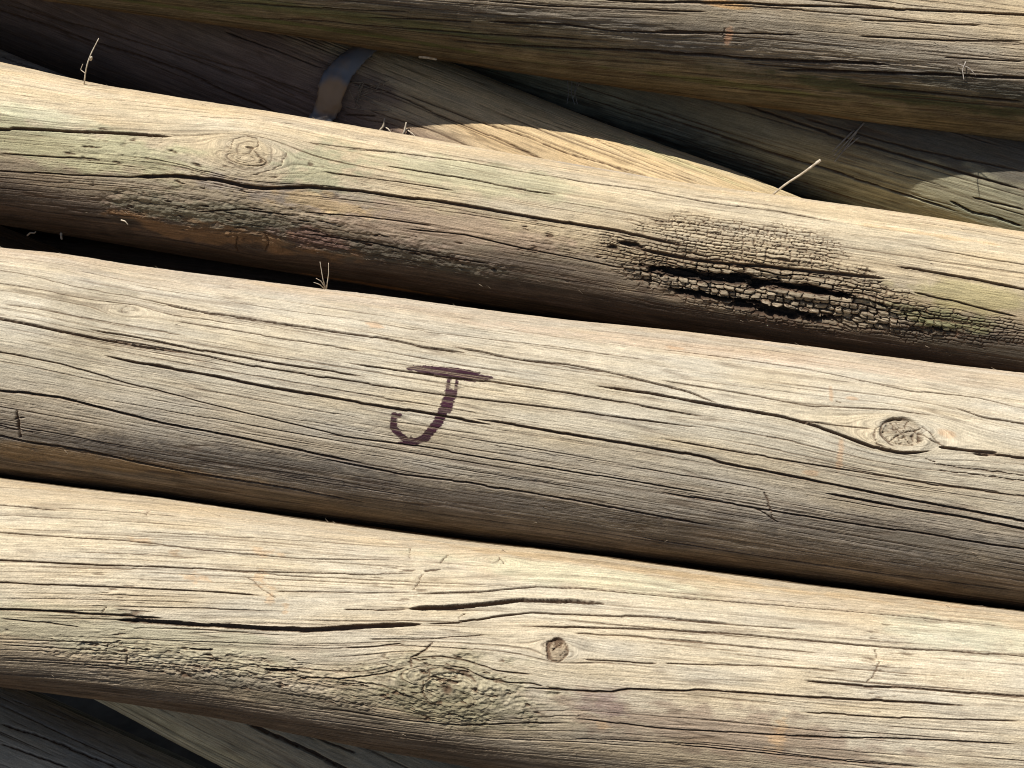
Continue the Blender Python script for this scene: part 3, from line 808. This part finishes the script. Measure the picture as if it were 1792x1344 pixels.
C.paint(C.blob(1360, 578, 400, 22, noise=.5, seed=34), (.05, .036, .028), .85)  # shade below the rot, painted in as a dark band
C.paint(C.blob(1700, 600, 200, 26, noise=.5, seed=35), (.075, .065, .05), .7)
C.paint(C.blob(1700, 520, 120, 24, noise=.6, seed=36), (.40, .35, .15), .55)
C.paint(C.blob(1640, 555, 120, 16, noise=.6, seed=37), (.20, .22, .09), .6)
C.paint(C.blob(1620, 410, 120, 5, noise=.6, seed=38), (.62, .42, .22), .5)
C.paint(kc, (.60, .48, .30), .4)
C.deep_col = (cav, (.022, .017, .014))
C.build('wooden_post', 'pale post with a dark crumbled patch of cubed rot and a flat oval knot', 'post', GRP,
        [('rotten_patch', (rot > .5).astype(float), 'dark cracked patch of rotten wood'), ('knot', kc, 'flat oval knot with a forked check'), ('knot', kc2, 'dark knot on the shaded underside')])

# ------------------------------------------------------------------ post A: top
A = Post([(-200, -300, -42, .935), (89, -262, 0, .942), (232, -250, 20, .946), (357, -240, 39, .950), (640, -220, 80, .954), (814, -206, 108, .973), (993, -190, 137, .981), (1240, -170, 171, .990), (1438, -130, 198, .993), (1792, -60, 250, .996), (2100, 0, 295, .998)], seed=11, sig=40)
A.drift([0, 1792], [.05, .075])
A.relief()
for pts, wd in [
    ([(1050, 0), (1152, 4), (1366, 9), (1545, 14), (1792, 26), (1870, 30)], 4.2), ([(1152, 92), (1241, 95), (1295, 102), (1473, 109), (1560, 113)], 5.5), ([(1359, 122), (1545, 127), (1652, 130), (1792, 137), (1870, 142)], 5.5),
    ([(1152, 54), (1295, 59), (1402, 62)], 3), ([(1500, 64), (1688, 72), (1792, 72)], 3), ([(357, 30), (536, 37), (640, 45), (779, 54), (957, 66), (1040, 70)], 3.4),
    ([(790, 71), (921, 80), (1100, 87), (1200, 92)], 5.0), ([(850, 37), (993, 43), (1082, 55), (1240, 60)], 3), ([(850, 2), (993, 12), (1150, 18), (1240, 21)], 2.6), ([(357, 2), (500, 12), (640, 18), (720, 20)], 2.4),
    ([(1500, 150), (1650, 165), (1792, 178)], 4), ([(1500, 36), (1600, 38), (1720, 45)], 2.6), ([(1300, 110), (1450, 124)], 2.4), ([(1650, 100), (1792, 108)], 2.4), ([(640, 30), (760, 34), (830, 38)], 2.6),
]:
    A.crack(pts, wd, lip=.00012 if wd > 4 else 0)
A.hairs(200)
A.hairs(90, wr=(.0003, .0008), lr=(.10, .4), th=(-90, 40))
ta = np.maximum.reduce([A.blob(1000, 45, 260, 22, noise=.7, seed=1), A.blob(1200, 78, 260, 22, noise=.7, seed=2), A.blob(1550, 130, 300, 30, noise=.7, seed=3)])
A.H += ta * .0007 * fbm(A.U / .016, A.PSI / .0016, 181, 3)
A.cross([(1268, 50), (1264, 60), (1270, 72)], 2, .0008)
A.cross([(1686, 108), (1692, 124), (1702, 136)], 2, .0006)
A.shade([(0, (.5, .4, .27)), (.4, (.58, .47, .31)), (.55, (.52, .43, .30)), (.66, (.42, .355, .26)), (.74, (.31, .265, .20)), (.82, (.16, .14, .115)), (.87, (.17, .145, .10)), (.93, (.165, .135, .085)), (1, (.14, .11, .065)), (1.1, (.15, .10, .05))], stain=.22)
A.paint(A.blob(500, 15, 400, 14, noise=.6, seed=4), (.12, .13, .06), .75)
A.paint(A.blob(500, 42, 420, 7, noise=.5, seed=5), (.09, .12, .035), .6)
A.paint(A.blob(1560, 165, 300, 14, noise=.7, seed=6), (.05, .065, .03), .75)
A.paint(A.blob(1300, 150, 240, 8, noise=.7, seed=7), (.10, .12, .035), .6)
A.paint(A.blob(1730, 150, 160, 16, noise=.6, seed=8), (.07, .07, .055), .7)
A.paint(A.blob(900, 75, 200, 10, noise=.6, seed=9), (.09, .10, .055), .6)
A.paint(A.blob(1275, 62, 8, 14, noise=.5, nscale=.002, seed=10), (.62, .36, .22), .7)
A.paint(A.blob(1270, 8, 40, 5, noise=.5, seed=11), (.70, .40, .14), .6)
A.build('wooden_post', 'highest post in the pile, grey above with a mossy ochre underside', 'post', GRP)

# ------------------------------------------------------------------ post B: lying askew behind, with the metal band
B = Post([(-300, -325, -35, 1.045), (0, -205, 85, 1.045), (135, -151, 141, 1.045), (768, 103, 393, 1.035), (957, 181, 470, 1.033), (1135, 246, 540, 1.03), (1239, 284, 580, 1.03), (1400, 350, 645, 1.03), (1792, 505, 800, 1.03)], seed=14, du=.0012, dv=.0006, sig=40)
B.swirl(690, 240, 20, 18, 2, .8)
B.relief()
for pts, wd in [
    ([(618, 139), (689, 164), (771, 202), (821, 221), (890, 250), (957, 282)], 4), ([(700, 160), (814, 204), (921, 239), (993, 268), (1143, 310)], 3.4), ([(960, 210), (993, 220), (1100, 271), (1236, 323)], 3.0),
    ([(-40, 0), (0, 18), (71, 39), (161, 74), (250, 100), (320, 125), (393, 161), (500, 204)], 5.5), ([(0, 5), (36, 16), (160, 50), (320, 98), (420, 135)], 3), ([(393, 54), (470, 82), (568, 120)], 4), ([(307, 89), (420, 120), (550, 164)], 3.2),
    ([(640, 190), (760, 230), (900, 290)], 2.6), ([(860, 210), (1000, 262), (1140, 318)], 2.2), ([(1000, 205), (1180, 275), (1300, 325)], 2.4), ([(900, 195), (1100, 262), (1260, 325)], 2.0), ([(440, 130), (520, 170)], 2.4), ([(600, 200), (660, 203)], 4),
]:
    B.crack(pts, wd * .72)
B.hairs(150, wr=(.0004, .0008))
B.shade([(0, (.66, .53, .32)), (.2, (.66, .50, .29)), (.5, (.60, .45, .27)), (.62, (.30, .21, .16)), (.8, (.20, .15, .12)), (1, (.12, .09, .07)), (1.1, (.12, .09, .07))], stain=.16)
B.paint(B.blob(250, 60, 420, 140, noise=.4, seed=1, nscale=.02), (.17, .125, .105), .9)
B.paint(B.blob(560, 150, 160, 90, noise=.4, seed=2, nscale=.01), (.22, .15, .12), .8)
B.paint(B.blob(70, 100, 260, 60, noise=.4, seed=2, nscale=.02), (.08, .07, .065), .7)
B.paint(B.blob(1170, 275, 120, 14, noise=.4, seed=3), (.56, .54, .30), .5)
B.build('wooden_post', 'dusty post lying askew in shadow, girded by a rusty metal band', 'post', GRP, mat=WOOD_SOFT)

# ------------------------------------------------------------------ torn fibres lifting off the wood
def torn_fibres(post, n, mat, seed=0, lines=None):
    rg_ = np.random.RandomState(seed)
    Vs, Fs = [], []
    for k in range(n):
        i = rg_.randint(20, len(post.u) - 20)
        deg = rg_.choice([rg_.normal(84, 5), rg_.normal(-38, 9), rg_.uniform(-60, 85)], p=[.3, .4, .3])
        j = int(np.clip(np.searchsorted(post.th, math.radians(deg)), 1, post.nfront - 2))
        base = post.P[i, j]
        n3 = math.cos(post.th[j]) * post.nf[i] + math.sin(post.th[j]) * post.nu[i]
        n3 = n3[0] * RIGHT + n3[1] * UP + n3[2] * BACK
        t3 = post.t[i]; t3 = t3[0] * RIGHT + t3[1] * UP + t3[2] * BACK
        side = np.cross(t3, n3)
        L = rg_.uniform(.001, .004); r_ = rg_.uniform(.00008, .00026)
        d = t3 * rg_.choice([-1, 1]) * rg_.uniform(.6, 1.2) + n3 * rg_.uniform(.1, .6) + side * rg_.normal(0, .35)
        d /= np.linalg.norm(d)
        bend = n3 * rg_.uniform(-.3, .5) + side * rg_.normal(0, .4)
        pts = [base - n3 * .0002 + d * L * q + bend * L * q * q * .4 for q in np.linspace(0, 1, 5)]
        v, f = tube_mesh([(pts, np.linspace(r_, r_ * .3, 5))], 5)
        k0 = sum(len(x) for x in Vs)
        Vs.append(v); Fs += [tuple(a + k0 for a in q) for q in f]
    org = np.array(post.root.location)
    me = bpy.data.meshes.new('torn_fibres'); me.from_pydata((np.concatenate(Vs) - org).tolist(), [], Fs)
    me.materials.append(mat)
    o = bpy.data.objects.new('torn_fibres', me); COL.objects.link(o); o.parent = post.root
    o['kind'] = 'stuff'


# ------------------------------------------------------------------ other half-hidden posts
def back_post(stations, seed, stops, cracks, label, hairs=60, paints=(), du=.0016, dv=.0009, stain=.2):
    p = Post(stations, seed=seed, du=du, dv=dv, sig=60)
    p.relief()
    for pts, wd in cracks:
        p.crack(pts, wd)
    p.hairs(hairs, wr=(.0005, .0010))
    p.shade(stops, stain=stain)
    for k, (x, y, rx, ry, col, kk) in enumerate(paints):
        p.paint(p.blob(x, y, rx, ry, noise=.5, seed=k), col, kk)
    p.build('wooden_post', label, 'post', GRP, mat=WOOD_SOFT)
    return p


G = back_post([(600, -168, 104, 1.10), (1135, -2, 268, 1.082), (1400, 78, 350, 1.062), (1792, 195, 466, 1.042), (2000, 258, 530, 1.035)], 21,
              [(0, (.095, .08, .066)), (.3, (.105, .09, .072)), (.55, (.13, .115, .088)), (.8, (.28, .26, .18)), (1, (.2, .2, .15)), (1.1, (.15, .15, .12))],  # upper stops carry the overhead post's shadow, lower ones the sunlit part
              [([(1100, 188), (1152, 204), (1300, 252), (1450, 298), (1600, 346), (1680, 372)], 4), ([(1300, 182), (1480, 243), (1640, 290), (1792, 332)], 4), ([(1660, 350), (1700, 372), (1740, 380), (1790, 398)], 5), ([(1150, 235), (1280, 275), (1400, 318), (1500, 350)], 3), ([(1400, 205), (1600, 262), (1792, 300)], 2.6), ([(1700, 345), (1792, 368)], 3)],
              'greenish post deep behind, in shadow between the highest post and the rotted one', 110,
              [(1710, 365, 200, 60, (.44, .41, .27), .7), (1780, 395, 120, 14, (.33, .35, .25), .5)], du=.0012, dv=.0006)  # sunlit patch painted into the wood colour
back_post([(-200, -10, 300, 1.12), (0, 20, 385, 1.12), (600, 110, 485, 1.12), (1400, 240, 560, 1.14), (1792, 300, 620, 1.14)], 22,  # lower side enlarged out of sight to block sun from the gap
          [(0, (.5, .43, .36)), (.5, (.46, .40, .33)), (1, (.2, .16, .12)), (1.1, (.2, .16, .12))], [([(0, 98), (60, 120), (120, 142)], 2)],
          'grey post glimpsed as a sliver at the left edge above the rotted post', 40)
back_post([(-300, 270, 560, 1.05), (0, 393, 683, 1.05), (110, 439, 729, 1.05), (600, 645, 935, 1.05), (1792, 1150, 1440, 1.05)], 23,
          [(0, (.30, .215, .135)), (.1, (.22, .16, .11)), (.5, (.2, .14, .09)), (1, (.2, .14, .1)), (1.1, (.2, .14, .1))], [([(0, 413), (30, 422), (60, 436)], 4)],
          'brown post glimpsed in the gap at the left edge above the marked post', 40)
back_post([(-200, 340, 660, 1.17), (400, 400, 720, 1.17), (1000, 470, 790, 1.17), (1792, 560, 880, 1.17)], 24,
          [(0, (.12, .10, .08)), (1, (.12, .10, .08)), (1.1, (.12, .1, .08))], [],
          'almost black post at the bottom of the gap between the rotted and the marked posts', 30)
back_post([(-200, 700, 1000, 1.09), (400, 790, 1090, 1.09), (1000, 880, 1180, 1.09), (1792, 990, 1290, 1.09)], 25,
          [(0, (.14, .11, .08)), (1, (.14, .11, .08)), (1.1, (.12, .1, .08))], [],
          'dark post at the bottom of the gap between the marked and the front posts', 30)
I_ = back_post([(-200, 760, 1030, .99), (200, 950, 1232, .99), (400, 1045, 1342, .99), (800, 1240, 1540, .99), (1100, 1390, 1690, .99)], 26,
               [(0, (.4, .35, .25)), (.4, (.38, .33, .24)), (.7, (.36, .32, .23)), (.85, (.40, .38, .27)), (1, (.32, .30, .22)), (1.1, (.15, .15, .12))],
               [([(425, 1262), (470, 1283), (540, 1314), (600, 1344), (660, 1372)], 7), ([(530, 1280), (575, 1300), (625, 1320)], 3)],
               'sage grey post crossing under the front post, split by a long black crack', 90, du=.0012, dv=.0006)
K_ = back_post([(-400, 1010, 1330, 1.04), (0, 1188, 1500, 1.04), (200, 1280, 1590, 1.04), (600, 1460, 1770, 1.04), (900, 1600, 1900, 1.04)], 27,
               [(0, (.45, .40, .33)), (.2, (.52, .46, .37)), (.5, (.52, .46, .37)), (1, (.3, .3, .3)), (1.1, (.15, .15, .12))],
               [([(0, 1265), (100, 1300), (220, 1350)], 4), ([(0, 1300), (120, 1344)], 3), ([(20, 1225), (120, 1262)], 3)],
               'blue-grey post in the bottom left corner under the front post', 90, du=.0012, dv=.0006)


for p_, n_ in ((A, 40), (B, 20), (C, 80), (D, 60), (E, 65)):
    torn_fibres(p_, n_, LIFTED, n_)


# ------------------------------------------------------------------ metal band round post B
def ribbon(name, label, cat, mat, edge_l, edge_r, post, lift=.0055, thick=.0022):
    n = 40
    el = np.array(edge_l, float); er = np.array(edge_r, float)
    tt = np.linspace(0, 1, n)

    def samp(e):
        k = np.linspace(0, 1, len(e))
        return np.stack([smooth_interp(tt, k, e[:, 0], .05), smooth_interp(tt, k, e[:, 1], .05)], -1)
    L_, R_ = samp(el), samp(er)
    m = 12
    V = []
    for i in range(n):
        for j in range(m):
            q = L_[i] + (R_[i] - L_[i]) * j / (m - 1)
            p, nn = post.surf(q[0], q[1])
            bow = lift + .0022 * math.sin(math.pi * j / (m - 1)) + .0006 * float(vn(np.array([i * .23]), np.array([j * .4]), 5)[0])
            V.append(p + nn * bow)
    V = np.array(V); nn_ = np.zeros_like(V)
    G_ = V.reshape(n, m, 3)
    a = np.gradient(G_, axis=0); b = np.gradient(G_, axis=1)
    nr = np.cross(b, a); nr /= np.linalg.norm(nr, axis=2)[..., None]
    if (nr @ BACK).mean() < 0:
        nr = -nr
    lowV = (G_ - nr * thick).reshape(-1, 3)
    allV = np.concatenate([V, lowV])
    idx = np.arange(n * m).reshape(n, m)
    f = [(idx[i, j], idx[i + 1, j], idx[i + 1, j + 1], idx[i, j + 1]) for i in range(n - 1) for j in range(m - 1)]
    f += [(q[3] + n * m, q[2] + n * m, q[1] + n * m, q[0] + n * m) for q in list(f)]
    rim = list(idx[:, 0]) + list(idx[-1, 1:]) + list(idx[::-1, -1][1:]) + list(idx[0, ::-1][1:])
    for q0, q1 in zip(rim[:-1], rim[1:]):
        f.append((q0, q0 + n * m, q1 + n * m, q1))
    org = V.mean(0)
    me = bpy.data.meshes.new(name)
    me.from_pydata((allV - org).tolist(), [], [tuple(int(z) for z in q) for q in f])
    me.polygons.foreach_set('use_smooth', [True] * len(me.polygons))
    me.materials.append(mat)
    o = bpy.data.objects.new(name, me); COL.objects.link(o); o.location = org
    o['label'] = label; o['category'] = cat
    return o


def band_material():
    m = bpy.data.materials.new('rusty_metal'); m.use_nodes = True
    N = m.node_tree.nodes; L = m.node_tree.links; b = N['Principled BSDF']
    tc = N.new('ShaderNodeTexCoord'); n1 = N.new('ShaderNodeTexNoise'); n1.inputs['Scale'].default_value = 55; n1.inputs['Detail'].default_value = 6
    L.new(tc.outputs['Object'], n1.inputs['Vector'])
    gr = N.new('ShaderNodeTexGradient'); gr.gradient_type = 'SPHERICAL'
    mp = N.new('ShaderNodeMapping'); mp.inputs['Scale'].default_value = (62, 62, 62); mp.inputs['Location'].default_value = (.1, .25, .3)
    L.new(tc.outputs['Object'], mp.inputs[0]); L.new(mp.outputs[0], gr.inputs[0])
    ad = N.new('ShaderNodeMath'); ad.operation = 'MULTIPLY_ADD'; ad.inputs[1].default_value = .9
    L.new(n1.outputs[0], ad.inputs[0]); L.new(gr.outputs[1], ad.inputs[2])
    r = N.new('ShaderNodeValToRGB'); r.color_ramp.elements[0].position = .42; r.color_ramp.elements[0].color = (.17, .18, .205, 1)
    r.color_ramp.elements[1].position = .75; r.color_ramp.elements[1].color = (.36, .23, .13, 1)
    L.new(ad.outputs[0], r.inputs[0]); L.new(r.outputs[0], b.inputs['Base Color'])
    b.inputs['Roughness'].default_value = .55; b.inputs['Metallic'].default_value = .25
    return m


ribbon('metal_band', 'curved blue-grey metal band with rust patches, wrapped round the askew shadowed post', 'band', band_material(),
       [(625, 84), (590, 105), (566, 128), (557, 155), (556, 180), (545, 200), (525, 216)], [(662, 92), (632, 120), (610, 145), (601, 170), (598, 190), (588, 208), (575, 222)], B)


# ------------------------------------------------------------------ straws, grass tufts, splinters
STRAW = plain_material('dry_straw', (.40, .32, .22), (.66, .58, .46), 400, .7)
FIBRE = plain_material('grey_fibre', (.22, .19, .16), (.42, .38, .33), 400, .8)


def wisps(name, label, cat, mat, specs, post, group=None):
    """specs: list of (list of (x, y, height above surface in m), r_base, r_tip)"""
    paths = []
    for pts, r0, r1 in specs:
        base, nn = post.surf(pts[0][0], pts[0][1])
        # the point stays on the ray plane through the base, lifted towards the viewer by h
        d0 = -((base - CAM) @ BACK)
        P = []
        for x, y, h in pts:
            c = unproj(x, y, d0 - h)
            P.append(to_world(c[None])[0])
        P = np.array(P)
        k = np.linspace(0, 1, len(P)); tt = np.linspace(0, 1, 14)
        Q = np.stack([smooth_interp(tt, k, P[:, a], .06) for a in range(3)], -1)
        paths.append((Q, r0 + (r1 - r0) * tt))
    V, Fc = tube_mesh(paths)
    org = paths[0][0][0]
    me = bpy.data.meshes.new(name); me.from_pydata((V - org).tolist(), [], Fc); me.polygons.foreach_set('use_smooth', [True] * len(me.polygons))
    me.materials.append(mat)
    o = bpy.data.objects.new(name, me); COL.objects.link(o); o.location = org
    o['label'] = label; o['category'] = cat
    if group:
        o['group'] = group
    return o


wisps('straw', 'short stiff pale straw standing against the dark greenish post', 'straw', STRAW,
      [([(1352, 341, -.001), (1375, 322, .006), (1405, 303, .012), (1433, 282, .018)], .0007, .0008), ([(1429, 285, .0172), (1436, 280, .0188)], .0011, .0010)], C)
wisps('straw', 'thin crooked grass stalk standing in front of the shadowed post at upper left', 'straw', STRAW,
      [([(147, 149, -.001), (149, 130, .004), (153, 110, .008), (160, 92, .010), (173, 67, .012)], .0005, .0003), ([(158, 104, .009), (160, 100, .011)], .0012, .0009), ([(149, 128, .004), (141, 122, .004), (145, 112, .005)], .0003, .0002)], C)
wisps('grass_tuft', 'tiny tuft of dry grass on the top edge of the marked post', 'grass tuft', STRAW,
      [([(570, 506, -.002), (565, 488, .004), (560, 458, .008)], .0004, .0002), ([(571, 506, -.002), (575, 480, .004), (575, 460, .006)], .0004, .0002), ([(568, 506, -.001), (560, 498, .004), (549, 494, .006)], .0004, .0002), ([(570, 505, -.001), (562, 492, .004), (553, 487, .006)], .0004, .0002)], D)
wisps('fibre_wisp', 'frayed grey fibres caught on the dark post right of centre near the top', 'fibre', FIBRE,
      [([(993, 140, 0), (995, 165, .002), (992, 182, .003)], .0004, .0003), ([(1001, 142, 0), (1000, 165, .002), (1006, 184, .003)], .0004, .0003), ([(1012, 140, 0), (1005, 160, .002), (1011, 184, .003)], .0004, .0002), ([(1020, 140, 0), (1010, 152, .002), (1003, 172, .003)], .0003, .0002)], G)
wisps('fibre_wisp', 'loose brown splinters hanging on the dark greenish post above the straw', 'fibre', FIBRE,
      [([(1512, 215, 0), (1485, 245, .003), (1460, 272, .004)], .0006, .0003), ([(1500, 230, 0), (1480, 258, .003), (1460, 284, .004)], .0006, .0003), ([(1494, 228, 0), (1472, 250, .003), (1456, 266, .004)], .0007, .0003), ([(1503, 240, 0), (1478, 262, .003), (1461, 282, .004)], .0006, .0002)], G)
_r = np.random.RandomState(4)
wisps('plant_litter', 'dark tangle of dry stalks caught beside the metal band', 'plant litter', LIFTED,
      [([(606 + _r.uniform(0, 30), 150 + _r.uniform(-10, 40), .0), (620 + _r.uniform(-12, 45), 160 + _r.uniform(-25, 35), .004), (630 + _r.uniform(-20, 70), 165 + _r.uniform(-40, 40), .002)], .00035, .0002) for _ in range(11)], B)
wisps('splinter', 'pale torn splinter raised on the sunlit askew post, nearer the metal band', 'splinter', STRAW,
      [([(664, 230, -.001), (671, 222, .003), (673, 207, .005)], .0013, .0005), ([(673, 222, 0), (680, 226, .003), (686, 234, .003)], .0006, .0003)], B)
wisps('splinter', 'pale torn splinter raised on the sunlit askew post, farther from the metal band', 'splinter', STRAW,
      [([(704, 240, -.001), (708, 230, .003), (711, 214, .005)], .0013, .0005), ([(711, 226, 0), (722, 234, .003), (728, 240, .003)], .0006, .0003)], B)
wisps('wood_chip', 'small white chip of wood caught under the edge of the highest post', 'wood chip', STRAW,
      [([(734, 98, .03), (748, 100, .032), (764, 104, .03)], .0016, .0008)], B)
wisps('straw', 'curl of dry straw in the dark gap at the left edge', 'straw', STRAW,
      [([(48, 412, 0), (53, 407, .003), (60, 408, .004), (63, 405, .004)], .0006, .0004)], C)
wisps('straw', 'stub of pale straw hanging below the rotted post near the left edge', 'straw', STRAW,
      [([(107, 408, .001), (107, 414, .002), (108, 419, .002)], .0009, .0006)], C)
wisps('straw', 'fine broken hair of straw lying on the shaded flank below the oval knot', 'straw', STRAW,
      [([(212, 385, .001), (219, 387, .002), (224, 393, .001)], .0005, .0003)], C)
wisps('straw', 'short curved hair of straw hooked on the right end of the highest post', 'straw', FIBRE,
      [([(1690, 108, .001), (1684, 122, .003), (1687, 140, .003)], .0004, .0003), ([(1676, 112, .001), (1695, 118, .003), (1708, 132, .002)], .0004, .0003)], A)
